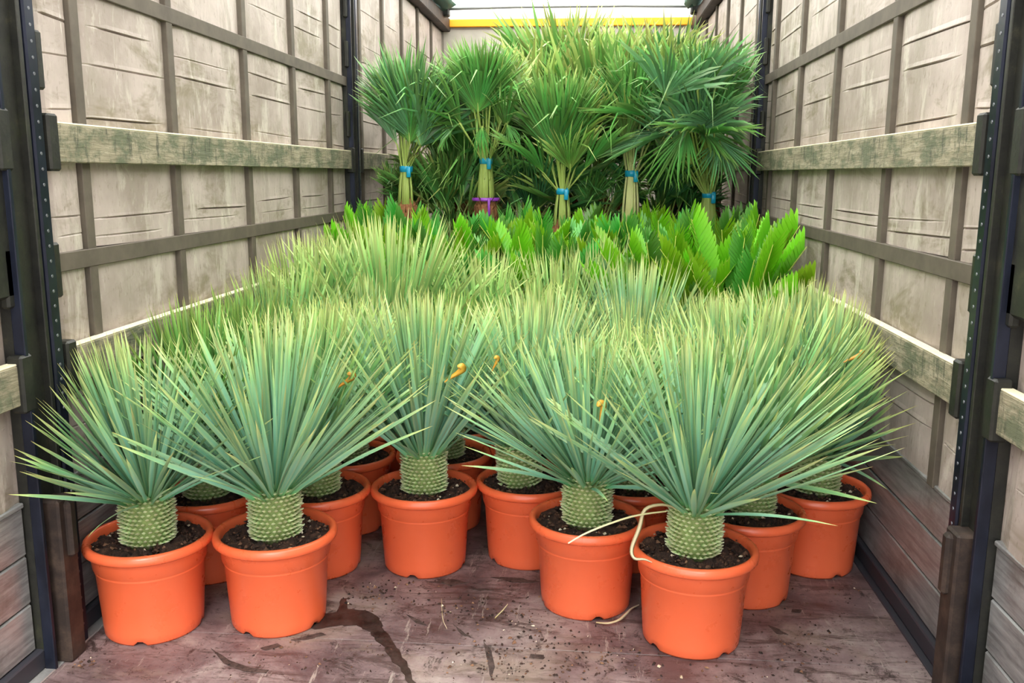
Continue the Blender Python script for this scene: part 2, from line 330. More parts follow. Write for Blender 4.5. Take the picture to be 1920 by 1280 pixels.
def post(s, yc, label, near):
    e = empty('steel_post', (s*XW, yc, 0), label, 'post')
    def bx(nm, t0, t1, y0, y1, z0, z1, m, b=.003): return MB().box(*sorted((-s*t0, -s*t1)), y0, y1, z0, z1, b).obj(nm, m, e)
    bx('post_body', 0, .036, -.11, .09, 0, 2.80, M['steel'])
    st = bx('perforated_strip', .03, .058, .012, .058, .0, 2.80, M['bluesteel'], .005)
    mb = MB()
    for k in range(68):
        z = .06+k*.04
        i = len(mb.v); r = .0042
        mb.v += [(-s*.0592, .035+r*math.cos(q*PI/3), z+r*math.sin(q*PI/3)) for q in range(6)] + [(-s*.056, .035+r*1.3*math.cos(q*PI/3), z+r*1.3*math.sin(q*PI/3)) for q in range(6)]
        mb.f += [tuple(i+q for q in range(6))] + [(i+q, i+(q+1) % 6, i+6+(q+1) % 6, i+6+q) for q in range(6)]
    tag(mb.obj('rivet_row', M['hole'], st), kind='stuff')
    bx('edge_flange', .03, .055, -.012, .004, 0, 2.8, M['steel'], .002)
    bx('back_flange', .03, .06, -.112, -.098, 0, 2.8, M['bluesteel'], .002)
    bx('foot_casing', .03, .085, -.075, .0, 0, .47, M['rust'], .006)
    bx('foot_hinge', .03, .10, -.05, -.015, .30, .46, M['rust'], .008)
    for z in (.80, 1.07, 1.41, 1.62, 2.02, 2.3):
        big = z in (.80, 1.41)
        bx('board_pocket', .02, .062 if big else .045, .07, .118 if big else .104, z-.075, z+.075, M['steel'], .006)
        bx('board_pocket', .02, .062 if big else .045, -.135, -.085, z-.075, z+.075, M['steel'], .006)
    if near:
        bx('cover_plate', .02, .045, -.30, -.10, 1.02, 2.8, M['steel'], .008)
    return e
post(-1, POSTS[0], 'black steel post with rivet strip rising behind the pot at the alloy floor edge', True)
post(1, POSTS[0], 'black steel post with rusty foot hinge at end of dark floor rail', True)
post(-1, POSTS[1], 'black steel post beside the fan palm with bare brown fibre base', False)
post(1, POSTS[1], 'black steel post half covered by the drooping silver-green fan palm', False)

def board(s, y0, y1, z0, z1, label, group=None):
    e = empty('wooden_board', (s*XW, (y0+y1)/2, z0), label, 'board', group); h = (y1-y0)/2; H = z1-z0
    MB().box(*sorted((-s*.018, -s*.05)), -h, h, 0, H-.005, .003).obj('plank', M['wood'], e)
    MB().box(*sorted((-s*.019, -s*.049)), -h, h, H-.006, H, .002).obj('lit_top_edge', M['lit_edge_wood'], e)  # thin top strip, light from the roof painted in as paler wood
for s, nm, nb in ((-1, 'that runs from the post behind the alloy-edge pot', 'tall yellow-green yuccas'), (1, 'that runs from the post with rusty foot hinge', 'bright sago palm')):
    board(s, 2.335, 5.384, 1.358, 1.466, 'long weathered upper wooden board ' + nm)
    board(s, 2.335, 5.384, .746, .856, 'long weathered lower wooden board ' + nm)
    board(s, 5.60, 8.9, 1.358, 1.466, 'weathered wooden board behind the tied palms on the wall with the ' + ('alloy floor edge' if s < 0 else 'dark floor rail'))
    board(s, .2, 2.10, .746, .856, 'short weathered board before the post on the wall with the ' + ('alloy floor edge' if s < 0 else 'dark floor rail'))

# ------------------------------------------------------------------ pots, soil, trunks
PR, PH = .182, .288
def pot_mesh():
    n = 64; mb = MB()
    prof = [(.0, .006), (.125, .006), (.136, 0), (.1395, .006), (.1415, .03), (.152, .195), (.1545, .198), (.1555, .203), (.1550, .206), (.1585, .209), (.1640, .252), (.1660, .256),
            (.1760, .257), (.1815, .262), (.1830, .271), (.1800, .281), (.1730, .287), (.1650, .285), (.1600, .277), (.157, .24)]
    mb.lathe(prof, n)
    k = len(prof)
    for a in range(n):                          # drainage notches in the foot
        if (a % 16) in (3, 4):
            for j in (2, 3): x, y, z = mb.v[a*k+j]; mb.v[a*k+j] = (x, y, z+.013 if j == 2 else .0145)
    return mb.mesh('pot', M['pot'], True)
POT = pot_mesh(); fix_normals(POT)
def soil_mesh():
    mb = MB(); nr, na = 9, 40; mb.v.append((0, 0, .268))
    for r in range(1, nr+1):
        for a in range(na):
            rr = .16*r/nr; mb.v.append((rr*math.cos(2*PI*a/na), rr*math.sin(2*PI*a/na), .260+.009*rng.normal()*(1 if r < nr else .3)+.006*(1-r/nr)))
    mb.f += [(0, 1+a, 1+(a+1) % na) for a in range(na)]
    for r in range(nr-1):
        mb.f += [(1+r*na+a, 1+(r+1)*na+a, 1+(r+1)*na+(a+1) % na, 1+r*na+(a+1) % na) for a in range(na)]
    return mb.mesh('soil', M['soil'])
SOIL = soil_mesh()
OCT = np.array([(1,0,0),(-1,0,0),(0,1,0),(0,-1,0),(0,0,1),(0,0,-1)], float)
OCF = [(0,2,4),(2,1,4),(1,3,4),(3,0,4),(2,0,5),(1,2,5),(3,1,5),(0,3,5)]
def crumbs(pts, sizes, name):
    V, F, D = [], [], []
    for i, (p, sz) in enumerate(zip(pts, sizes)):
        o = OCT*rng.uniform(.5, 1.2, (6, 3))*np.array([1, rng.uniform(.4, 1), .7])*sz; a = rng.uniform(0, 6.28); c_, s_ = math.cos(a), math.sin(a)
        o = o @ np.array([[c_, s_, 0], [-s_, c_, 0], [0, 0, 1]]); V.append(o+p); F += [tuple(i*6+k for k in f) for f in OCF]; D.append(np.tile([0, rng.random(), 0, 1], (6, 1)))
    return np_mesh(name, np.vstack(V), F, np.vstack(D), M['crumb'])
def ring_pts(n, r0, r1, z):
    r = np.sqrt(rng.uniform(r0**2, r1**2, n)); a = rng.uniform(0, 2*PI, n); return np.stack([r*np.cos(a), r*np.sin(a), np.full(n, z)], 1)
CRUMB = [crumbs(ring_pts(420, .05, .152, .266)+rng.normal(0, .003, (420, 3)), .003+.009*rng.random(420)**2.2, 'soil_crumbs') for _ in range(3)]
TR_R, TR_H = .068, .15
def trunk_meshes():
    mb = MB().lathe([(.0, .26), (TR_R*.96, .26), (TR_R, .30), (TR_R*1.02, .262+TR_H-.02), (TR_R*.8, .262+TR_H+.01), (.0, .262+TR_H+.03)], 24)
    core = mb.mesh('trunk', M['trunk'], True); fix_normals(core)
    V, F, D = [], [], []; rows, per = 12, 27
    for r in range(rows):
        z = .272+r*(TR_H-.008)/(rows-1)
        for k in range(per):
            a = 2*PI*(k+(r % 2)*.5+rng.uniform(-.12, .12))/per; R0 = TR_R*(1+.02*math.sin(a*3)); w = 2*PI*TR_R/per*.55; h = .0125; out = .015*rng.uniform(.7, 1.25)
            rad = np.array([math.cos(a), math.sin(a), 0]); tg = np.array([-math.sin(a), math.cos(a), 0]); up = np.array([0, 0, 1.]); b = rad*(R0-.003)+up*z
            i = len(V)
            V += [b-tg*w, b+rad*.004-up*h*.35, b+tg*w, b+up*h*.55, b+rad*(out+.002)+up*h*.55-tg*w*.5, b+rad*(out+.002)+up*h*.55+tg*w*.5]
            F += [(i, i+1, i+4), (i+1, i+5, i+4), (i+1, i+2, i+5), (i+2, i+3, i+5), (i+3, i+4, i+5), (i+3, i, i+4)]
            g = rng.random(); D += [(.15, g, 0, 1)]*2+[(.15, g, 0, 1), (.3, g, 0, 1), (1, g, 0, 1), (.95, g, 0, 1)]
    return core, np_mesh('leaf_scales', np.array(V), F, np.array(D), M['scale'])
TRUNK, SCALES = trunk_meshes()

# ------------------------------------------------------------------ yucca leaves
def leaf_template(curve, twist, nseg=7, wid=.0155):
    tt = np.linspace(0, 1, nseg+1); wp = np.interp(tt, [0, .08, .3, .6, .85, 1], [1.1, .62, 1, .9, .5, .03])*wid
    V, D = [], []
    for t, w in zip(tt, wp):
        o = np.array([0, curve*t*t, t-.4*curve*curve*t**3]); a = twist*t; s_ = np.array([math.cos(a), math.sin(a), 0]); nn = np.array([-math.sin(a), math.cos(a), 0])
        V += [o-s_*w, o+nn*w*.45, o+s_*w]; D += [(t, 0, .3, 1), (t, 0, 0, 1), (t, 0, .3, 1)]
    F = []
    for i in range(nseg):
        for k in (0, 1): F.append((i*3+k, i*3+k+1, (i+1)*3+k+1, (i+1)*3+k))
    return np.array(V), F, np.array(D, float)
TEMPL = [leaf_template(c_, t_) for c_, t_ in ((.0, .3), (.05, -.5), (.09, .6), (.16, -.3), (-.03, .2))]
LEAF = {(mk, i): np_mesh('leaf', V, F, D, M[mk], True) for mk in ('yucca_blue', 'yucca_green', 'yucca_yellow', 'yucca_dark') for i, (V, F, D) in enumerate(TEMPL)}
def bound(d, b, ln, lim):                       # keep a leaf tip between the walls: swing it along the wall instead of through it
    if lim is None: return d
    lo, hi = lim; dx = min(max(d.x, (lo-b.x)/ln), (hi-b.x)/ln)
    if dx == d.x: return d
    k = math.sqrt(max(1e-6, (1-dx*dx)/max(1e-6, 1-d.x*d.x))); return Vector((dx, d.y*k, d.z*k)).normalized()
def leaf_frames(N, tmax, L, lean=(0, 0), ztop=.262+TR_H, seed=0, stray=5, lim=None):
    r = np.random.default_rng(seed); out = []
    lx, ly = lean
    for i in range(N+stray):
        u = (i+.5)/N; a = i*2.399963+r.uniform(-.25, .25)
        th = tmax*min(u, 1)**.84+r.normal(0, .05)
        cv = 0 if th < .25 else int(r.choice([0, 1, 1, 2, 4], p=[.3, .25, .25, .1, .1]))
        ln = L*r.uniform(.93, 1.03)*(.97 if th < .2 else 1)
        if i >= N: th = r.uniform(tmax+.05, tmax+.35); cv = 3; ln = L*r.uniform(.65, .85)
        rad = Vector((math.cos(a), math.sin(a), 0)); d = Vector((0, 0, math.cos(th)))+rad*math.sin(th)
        d = (d+Vector((lx, ly, 0))*(.6+.4*math.cos(th))).normalized()
        f = min(1, th/max(tmax, .1)); b = rad*(.012+.052*f)+Vector((0, 0, ztop+.012-.028*f*f)); d = bound(d, b, ln*1.03, lim)
        side = d.cross(rad if th > .08 else Vector((1, 0, 0))).normalized(); nrm = d.cross(side).normalized()
        if nrm.dot(rad) < 0: nrm = -nrm
        side = nrm.cross(d)
        ro = r.normal(0, .55); s2 = side*math.cos(ro)+nrm*math.sin(ro); n2 = d.cross(s2).normalized()
        mt = Matrix((s2, n2, d)).transposed().to_4x4()
        out.append((Matrix.Translation(b) @ mt @ Matrix.Diagonal((L/.54*.54*1.0, ln, ln, 1)), cv, r.random()))
    return out
FOL = {}
def foliage_mesh(mk, var, L, tmax, lim=None):
    key = (mk, var, lim)
    if key in FOL: return FOL[key]
    V, F, D = [], [], []; o = 0
    for mt, cv, g in leaf_frames(150, tmax, L, (0, 0), seed=100+var, stray=4, lim=lim):
        tv, tf, td = TEMPL[cv]; Mx = np.array(mt); V.append(tv @ Mx[:3, :3].T+Mx[:3, 3]); d = td.copy(); d[:, 1] = g; D.append(d); F += [tuple(o+k for k in f) for f in tf]; o += len(tv)
    FOL[key] = np_mesh('foliage', np.vstack(V), F, np.vstack(D), M[mk], True); return FOL[key]
def add_pot(e, crumb=True, sc=1):
    p = link(bpy.data.objects.new('pot', POT), e); p.rotation_euler.z = rng.uniform(0, 6.28); p.scale = (sc,)*3
    so = link(bpy.data.objects.new('soil', SOIL), e); so.rotation_euler.z = rng.uniform(0, 6.28); so.scale = (sc,)*3
    if crumb:
        k = link(bpy.data.objects.new('soil_crumbs', CRUMB[int(rng.integers(3))]), so); k['kind'] = 'stuff'
YUC = []
def yucca(x, y, ztop, mk, label, group=None, tmax=1.1, lean=(0, 0), tilt=(0, 0), single=True, N=235, seed=0, stray=2):
    e = empty('potted_yucca', (x, y, 0), label, 'potted plant', group); add_pot(e, single or y < 3.5); YUC.append((x, y))
    t = link(bpy.data.objects.new('trunk', TRUNK), e); t.rotation_euler = (tilt[1], tilt[0], rng.uniform(0, 6.28))
    if single or y < 3.5: k = link(bpy.data.objects.new('leaf_scales', SCALES), t); k['kind'] = 'stuff'
    L = (ztop-.262-TR_H-.012)/(.98); lim = (-1.11-x, 1.11-x) if abs(x) > .6 else None
    if single:
        for mt, cv, g in leaf_frames(N, tmax, L, lean, seed=seed, stray=stray, lim=lim):
            o = bpy.data.objects.new('leaf', LEAF[(mk, cv)]); C.objects.link(o); o.parent = e; o.matrix_local = mt
    else:
        k = L/.54; kx = k**.5
        wall = lim is not None and abs(x) > .62
        o = link(bpy.data.objects.new('foliage', foliage_mesh(mk, seed % 3, .54, tmax, tuple(round(q/kx, 3) for q in lim) if wall else None)), e); o['kind'] = 'stuff'
        o.rotation_euler = (0, 0, 0) if wall else (lean[1], lean[0], rng.uniform(0, 6.28)); o.scale = (kx, kx, k); o.location.z = (.262+TR_H)*(1-k)
    return e
def strip(pts, widths, mk, name, parent=None, label=None, nrm=(0, 0, 1)):
    P0 = [Vector(p) for p in pts]; P = []; w2 = []; m_ = len(P0)-1          # Catmull-Rom through the given points
    for i in range(m_):
        a, b, c_, d_ = P0[max(i-1, 0)], P0[i], P0[i+1], P0[min(i+2, m_)]
        for q in (0, .25, .5, .75):
            P.append(.5*(2*b+(c_-a)*q+(2*a-5*b+4*c_-d_)*q*q+(3*b-a-3*c_+d_)*q**3)); w2.append(widths[i]*(1-q)+widths[i+1]*q)
    P.append(P0[-1]); w2.append(widths[-1]); widths = w2; mb = MB()
    for i, p in enumerate(P):
        t = (P[min(i+1, len(P)-1)]-P[max(i-1, 0)]).normalized(); s_ = t.cross(Vector(nrm)).normalized()*widths[i]/2; u = s_.cross(t).normalized()*.0012
        mb.v += [tuple(p-s_), tuple(p+u*3), tuple(p+s_), tuple(p-u)]; mb.d += [(i/(len(P)-1), .5, 0, 1)]*4
    for i in range(len(P)-1):
        a, b = i*4, i*4+4; mb.f += [(a, a+1, b+1, b), (a+1, a+2, b+2, b+1), (a+2, a+3, b+3, b+2), (a+3, a, b, b+3)]
    o = mb.obj(name, M[mk], parent, True)
    if label: o['label'] = label
    return o

p1 = yucca(-1.036, 2.396, .885, 'yucca_blue', 'yucca in the orange pot nearest a black post, leaves sweeping over the alloy floor edge', tmax=1.12, lean=(-.10, -.12), seed=1)
p2 = yucca(-0.680, 2.474, .945, 'yucca_blue', 'yucca in orange pot standing directly beside the dark wet spill on the floor', tmax=.98, lean=(.02, -.06), seed=2, stray=0)
p3 = yucca(-0.668, 2.850, .94, 'yucca_green', 'yucca with a dried orange leaf behind the yucca beside the wet spill', tmax=1.0, lean=(.12, 0), seed=3, stray=0)
p4 = yucca(-0.307, 2.903, .96, 'yucca_blue', 'narrow upright yucca with curled yellow dead leaf, pot standing clear on the floor', tmax=.80, lean=(0, 0), seed=4)
p5 = yucca(0.044, 3.003, .935, 'yucca_blue', 'yucca with tilted trunk between the narrow upright yucca and the paler-stripped one', tmax=1.0, lean=(-.02, -.05), tilt=(-.10, 0), seed=5, stray=4)
p6 = yucca(0.252, 2.670, .89, 'yucca_blue', 'yucca in orange pot with a curled pale leaf strip on the floor at its foot', tmax=1.05, lean=(.0, -.08), seed=6, stray=4)
p7 = yucca(0.562, 2.475, .935, 'yucca_blue', 'yucca whose withered pale leaf bends down over the orange pot rim', tmax=1.02, lean=(.02, -.04), seed=7, N=230)
p8 = yucca(0.765, 2.790, .985, 'yucca_green', 'big yucca with leaning trunk behind the yucca with withered leaf over its rim', tmax=1.0, lean=(.16, -.02), tilt=(.10, 0), seed=8, N=230)
p9 = yucca(1.036, 3.034, .955, 'yucca_blue', 'yucca in the orange pot beside the metal side planks, leaves brushing that wall', tmax=1.15, lean=(.10, -.08), seed=9, stray=4)
p10 = yucca(-1.027, 2.784, .93, 'yucca_dark', 'dark green yucca behind the pot nearest a black post', tmax=1.0, lean=(-.02, 0), seed=10)
# withered leaves caught in crowns and over a rim
def curl(parent, loc, size, ang, label='curled orange-yellow dead leaf'):
    k = [(-.5, 0, -.6), (-.2, .12, -.2), (.05, .16, .1), (.25, .1, .42), (.15, -.1, .6), (-.05, -.16, .52)]
    c_, s_ = math.cos(ang), math.sin(ang)
    pts = [Vector(loc)+Vector((c_*a-s_*c2, b, s_*a+c_*c2))*size for a, b, c2 in k]
    strip(pts, [size*w for w in (.05, .2, .3, .42, .4, .15)], 'orange_leaf', 'dead_leaf', parent, label, (.2, -1, .2))
for pl, u, v, Y, sz, an in ((p3, 650, 716, 2.58, .05, -.3), (p4, 855, 703, 2.66, .055, -.3), (p5, 930, 682, 2.70, .035, .2), (p6, 1130, 775, 2.42, .05, .5), (p9, 1603, 672, 2.70, .045, -.5)):
    d = ray(u, v); curl(pl, Vector(CAM)+d*(Y/d.y)-pl.location, sz, an)
strip([(-.045,-.03,.40), (-.10,-.06,.425), (-.15,-.085,.418), (-.165,-.10,.37), (-.185,-.115,.315), (-.178,-.13,.293), (-.15,-.13,.291), (-.13,-.125,.281)], [.006,.008,.011,.013,.012,.009,.006,.003], 'dead_leaf', 'dead_leaf', p7, 'withered pale leaf bent over the rim', (.3, -1, .3))
strip([(-.09,-.06,.405), (-.19,-.11,.405), (-.30,-.15,.375), (-.36,-.17,.345)], [.006,.009,.008,.002], 'dead_leaf', 'dead_leaf', p7, 'pale dry leaf arching outwards', (0, 0, 1))

BK = 'yuccas packed in rows behind the front pots'
L_Y = 'yellow-green yucca packed among others behind the front row of orange pots'
L_B = 'pale blue-green yucca packed among others behind the front row of orange pots'
L_G = 'mid-green yucca packed among others behind the front row of orange pots'
LAB = {'yucca_yellow': L_Y, 'yucca_blue': L_B, 'yucca_green': L_G, 'yucca_dark': 'dark green yucca packed among the paler ones behind the front row'}
back = [(-1.030,3.165,.93,'dark'), (-0.662,3.224,.90,'green'), (-0.302,3.282,.88,'green'), (0.049,3.381,.92,'blue'), (0.409,3.015,.87,'green'), (0.717,3.211,.93,'blue'), (1.036,3.399,.97,'blue'),
 (-1.030,3.550,.99,'green'), (-0.660,3.600,.93,'blue'), (-0.294,3.656,.88,'dark'), (0.056,3.758,.91,'green'), (0.412,3.411,.89,'blue'), (0.728,3.593,.88,'green'), (1.036,3.788,.91,'yellow'),
 (-1.020,3.930,1.07,'yellow'), (-0.250,4.050,.99,'yellow'), (0.110,4.119,1.01,'yellow'), (0.420,3.787,1.01,'blue'), (0.728,3.983,.85,'green'),
 (-1.010,4.320,1.06,'green'), (-0.625,4.400,1.02,'yellow'), (-0.260,4.422,1.0,'green'), (0.281,4.442,1.05,'blue'), (-1.000,4.700,1.08,'green')]
OWN = {0: 'dark green yucca at the wall in the second rank behind the pot nearest a post', 9: 'dark green yucca two ranks behind the narrow upright yucca', 1: 'green yucca directly behind the one with a dried orange leaf', 2: 'green yucca directly behind the narrow upright yucca', 3: 'blue-green yucca directly behind the yucca with tilted trunk',
 4: 'green yucca directly behind the one with a pale leaf strip at its foot', 5: 'blue-green yucca directly behind the big yucca with leaning trunk', 6: 'blue-green yucca directly behind the one beside the metal side planks',
 17: 'pale blue yucca with full crown in front of the largest sago palm', 22: 'pale blue yucca poking up right against the massed sago palms', 23: 'green yucca at the wall directly before the massed sago palms', 13: 'yellow-green yucca at the wall just in front of the largest sago palm'}
for i, (x, y, zt, mk) in enumerate(back):
    mk = 'yucca_'+mk; yucca(x, y, zt, mk, OWN.get(i, LAB[mk]), BK+('' if i in OWN else ' '+mk.split('_')[1]), tmax=.66, single=False, seed=i, lean=(rng.uniform(-.05, .05), rng.uniform(-.04, .06)))
yucca(-0.655, 3.985, 1.165, 'yucca_yellow', 'tallest yellow-green yucca with a full round crown rising above the packed rows', tmax=1.05, single=True, seed=31, N=240)

# ------------------------------------------------------------------ cycads
def frond_mesh(mk, curve, fold):
    n = 30; V, F, D = [], [], []
    def axis(t): return np.array([0, curve*t*t, t])
    prof = lambda t: np.interp(t, [0, .12, .3, .6, .85, .95, 1], [.15, .45, .75, 1, 1, .8, .45])*.085
    for sd_ in (-1, 1):
        for k in range(n):
            t0 = .1+.88*k/n; t1 = t0+.88/n*1.08; w = prof((t0+t1)/2)*rng.uniform(.93, 1.06); fw = .055+.06*t0
            a, b = axis(t0), axis(t1); o = np.array([sd_*w*math.cos(fold), -w*math.sin(fold), fw])
            lift = np.array([0, .0025, 0]); i = len(V); m_ = a*.5+b*.5+o*1.08
            V += [a-lift, b+lift, b+o*.9+lift, m_+np.array([0, 0, .012]), a+o*.9-lift]; F.append((i, i+1, i+2, i+3, i+4)); D += [(.1+.3*t0, 0, 0, 1)]*2+[(.5+.4*t0, 0, 0, 1), (.7+.3*t0, 0, 0, 1), (.5+.4*t0, 0, 0, 1)]
    return np_mesh('frond', np.array(V), F, np.array(D, float), M[mk])
FR = {mk: [frond_mesh(mk, c_, f_) for c_, f_ in ((.06, .75), (.14, .6), (.22, .85))] for mk in ('cycad', 'cycad_old')}
RA = []
for c_ in (.06, .14, .22):
    RA.append(MB().tube([(0, c_*t*t+.004, t) for t in (0, .25, .5, .75, 1)], [.011, .009, .007, .005, .002], 5).mesh('midrib', M['rachis'], True))
CAUD = MB().lathe([(0, .18), (.07, .18), (.085, .32), (.08, .40), (.05, .45), (0, .46)], 16).mesh('trunk', M['fibre'], True); fix_normals(CAUD)
FOLI, TRK = [], []                               # foliage of each plant; solid trunks (x, y, radius, height, plant)
def cycad(x, y, ztop, mk, label, group, N=26, tmax=.75, seed=0):
    e = empty('potted_cycad', (x, y, 0), label, 'potted plant', group); add_pot(e, False, .8); link(bpy.data.objects.new('trunk', CAUD), e); FOLI.append((e, [])); TRK.append((x, y, .09, .46, e))
    r = np.random.default_rng(500+seed); L = ztop-.42
    for i in range(N):
        u = (i+.5)/N; th = .10+(tmax-.10)*u**.7+r.normal(0, .05); a = i*2.4+r.uniform(-.3, .3); rad = Vector((math.cos(a), math.sin(a), 0))
        d = Vector((0, 0, math.cos(th)))+rad*math.sin(th); nrm = rad*math.cos(th)-Vector((0, 0, math.sin(th))); side = nrm.cross(d)
        ln = L*r.uniform(.86, 1.04)
        if abs(x) > .4: d = bound(d, rad*.03, ln*1.22, (-1.085-x, 1.085-x)); side = d.cross(rad).normalized(); nrm = d.cross(side); nrm = nrm if nrm.dot(rad) > 0 else -nrm; side = nrm.cross(d)
        ro = r.normal(0, .5); s2 = side*math.cos(ro)+nrm*math.sin(ro); n2 = d.cross(s2); v = int(r.integers(3))
        o = bpy.data.objects.new('frond', FR[mk if r.random() < .72 else ('cycad_old' if mk == 'cycad' else 'cycad')][v]); C.objects.link(o); o.parent = e
        o.matrix_local = Matrix.Translation(rad*.03+Vector((0, 0, .43))) @ Matrix((s2, n2, d)).transposed().to_4x4() @ Matrix.Diagonal((ln*1.1, ln*1.0, ln, 1))
        q = bpy.data.objects.new('midrib', RA[v]); C.objects.link(q); q.parent = o; FOLI[-1][1].append((o, None))
cycad(0.920, 4.270, 1.12, 'cycad', 'bright green sago palm with splayed fronds beside the wall, largest of its kind', None, N=40, tmax=.98, seed=1)
CG = 'sago palms massed in front of the tied palms'
for i, (x, y, zt) in enumerate([(0.609,4.470,1.08), (-0.580,4.740,1.10), (0.004,4.619,1.06), (0.240,4.860,1.10), (-0.300,4.900,1.11), (-0.980,5.080,1.13), (0.980,4.880,1.14), (-0.620,5.100,1.13), (-0.014,5.094,1.13), (0.600,4.920,1.13), (0.336,5.156,1.14), (0.799,5.158,1.15)]):
    cycad(x, y, zt, 'cycad' if i % 4 != 3 else 'cycad_old', 'green sago palm with upright fronds in the mass before the tied palms', CG, seed=10+i, N=24, tmax=.7)

# ------------------------------------------------------------------ fan palms
def fan_mesh(mk, phi, nseg, bend, seed, droop=0):
    r = np.random.default_rng(900+seed); V, F, D = [], [], []
    for k in range(nseg):
        a0 = -phi+2*phi*k/nseg; a1 = -phi+2*phi*(k+1)/nseg; am = (a0+a1)/2; R_ = r.uniform(.80, 1.03)*(1-.14*(abs(am)/phi)**2); g = r.random(); bd = bend*r.uniform(.1, 1.7)
        if r.random() < droop: bd += r.uniform(.8, 1.8)
        sw = r.normal(0, .035); cup = .11*(abs(am)/phi)**2; i = len(V)
        for rr, wf in ((.02, 1), (.36, 1), (.58, .98), (.8, .62), (1, .02)):
            q = rr*R_; h = (a1-a0)/2*wf*(1 if rr <= .36 else (.40/rr)); dy = -cup*rr*2+bd*max(0, rr-.4)**2; dz = -bd*.9*max(0, rr-.55)**2; pl = .026*rr*wf
            for a, yy in ((am-h, -pl), (am, pl), (am+h, -pl)):
                a += sw*max(0, rr-.4)*2; V.append((q*math.sin(a), dy+yy, q*math.cos(a)+dz)); D.append((rr, g, 0, 1))
        for j in range(4):
            for m_ in (0, 1): F.append((i+j*3+m_, i+j*3+m_+1, i+j*3+m_+4, i+j*3+m_+3))
    return np_mesh('leaf_blade', np.array(V), F, np.array(D, float), M[mk])
FANS = {mk: [fan_mesh(mk, ph, ns, b, s_, dr) for s_, (ph, ns, b, dr) in enumerate(((.85, 22, .12, .03), (.65, 17, .25, .05), (1.05, 24, .2, .08), (1.5, 32, .35, .12), (.45, 12, .35, .4)))] for mk in ('palm_green', 'palm_silver', 'palm_yellow', 'palm_dark')}
FANV = [np.array([v.co[:] for v in me.vertices]) for me in FANS['palm_green']]
def fibre_trunk(z0, z1):
    mb = MB().lathe([(0, z0), (.075, z0), (.085, z1-.18), (.075, z1-.05), (.03, z1+.02), (0, z1+.02)], 14); mb.d = []
    for i in range(150):
        a = rng.uniform(0, 6.28); z = rng.uniform(z1-.30, z1); ra = .08; l = rng.uniform(.05, .13); t = rng.uniform(-.4, .4)
        b = Vector((ra*math.cos(a), ra*math.sin(a), z)); d = Vector((math.cos(a)*.6, math.sin(a)*.6, rng.uniform(-.2, 1))).normalized()*l; sd_ = Vector((-math.sin(a), math.cos(a), 0))*.004
        k = len(mb.v); mb.v += [tuple(b-sd_), tuple(b+sd_), tuple(b+d+sd_*t)]; mb.f.append((k, k+1, k+2))
    return mb.mesh('fibre_trunk', M['fibre'])
def palm(x, y, ztr, ztie, leaves, mk, label, group=None, tape='tape_blue', pet='petiole', seed=0):
    """leaves: (azimuth deg, hub height, tilt from vertical, radius, fan variant)"""
    e = empty('fan_palm', (x, y, 0), label, 'palm', group); add_pot(e, False, .8); r = np.random.default_rng(seed); FOLI.append((e, [])); TRK.extend([(x, y, .10, ztr, e), (x, y, .06, ztie+.06, e)])
    link(bpy.data.objects.new('fibre_trunk', fibre_trunk(.18, ztr)), e)
    for az, zh, th, R_, var in leaves:
        a = math.radians(az); rad = Vector((math.cos(a), math.sin(a), 0)); hub_r = .045+max(0, zh-ztie)*math.tan(min(th, .85))*.7
        hub = rad*hub_r+Vector((0, 0, zh)); d = (Vector((0, 0, math.cos(th)))+rad*math.sin(th)); nrm = rad*math.cos(th)-Vector((0, 0, math.sin(th))); side = nrm.cross(d)
        ro = r.normal(0, .25); s2 = side*math.cos(ro)+d*math.sin(ro); d2 = d*math.cos(ro)-side*math.sin(ro)
        m_ = mk if r.random() < .8 else {'palm_green': 'palm_yellow', 'palm_silver': 'palm_green', 'palm_yellow': 'palm_green', 'palm_dark': 'palm_green'}[mk]
        bv = FANV[var] @ np.array([s2, nrm, d2])                    # keep the blade between the walls: move it in, then shorten it
        for _ in range(40):
            over = hub.x+bv[:, 0].max()*R_-(1.17-x); under = (-1.17-x)-(hub.x+bv[:, 0].min()*R_)
            if over <= 0 and under <= 0: break
            hub.x += (max(under, 0)-max(over, 0))*.5; hub.x = min(max(hub.x, -.28), .28); R_ *= .97
        o = bpy.data.objects.new('leaf_blade', FANS[m_][var]); C.objects.link(o); o.parent = e
        o.matrix_local = Matrix.Translation(hub) @ Matrix((s2, nrm, d2)).transposed().to_4x4() @ Matrix.Diagonal((R_, R_, R_, 1))
        p0 = rad*.05+Vector((0, 0, ztr-.08)); pt = rad*.028+Vector((0, 0, ztie)); pm = pt.lerp(hub, .5)
        MB().tube([p0, p0.lerp(pt, .6)+rad*.004, pt, pm, hub, hub+d2*R_*.12], [.0095, .008, .007, .006, .0055, .002], 5).obj('petiole', M[pet], e, True); FOLI[-1][1].append((o, C.objects[-1]))
    if tape:
        b = MB().lathe([(.034, ztie-.02), (.039, ztie-.018), (.041, ztie+.014), (.036, ztie+.018)], 14)
        b.box(.01, .035, -.052, -.034, ztie-.05, ztie+.012, .003); b.obj('tape_band', M[tape], e, True)
    return e
def crown(n, zt, zh, R_, seed, tmin=.06, tmax=.42, front=.55, vs=(0, 1, 2)):
    r = np.random.default_rng(seed); o = []
    for i in range(n):
        az = -90+r.normal(0, 55) if i < n*front else r.uniform(0, 360)
        th = tmin+(tmax-tmin)*((i+.5)/n); h = zh+r.uniform(-.10, .10)-.16*(th-tmin); rr = (zt-h)/max(math.cos(th), .6)*r.uniform(.85, 1.02)
        o.append((az, h, th, min(rr, R_*1.15), int(r.choice(vs))))
    return o
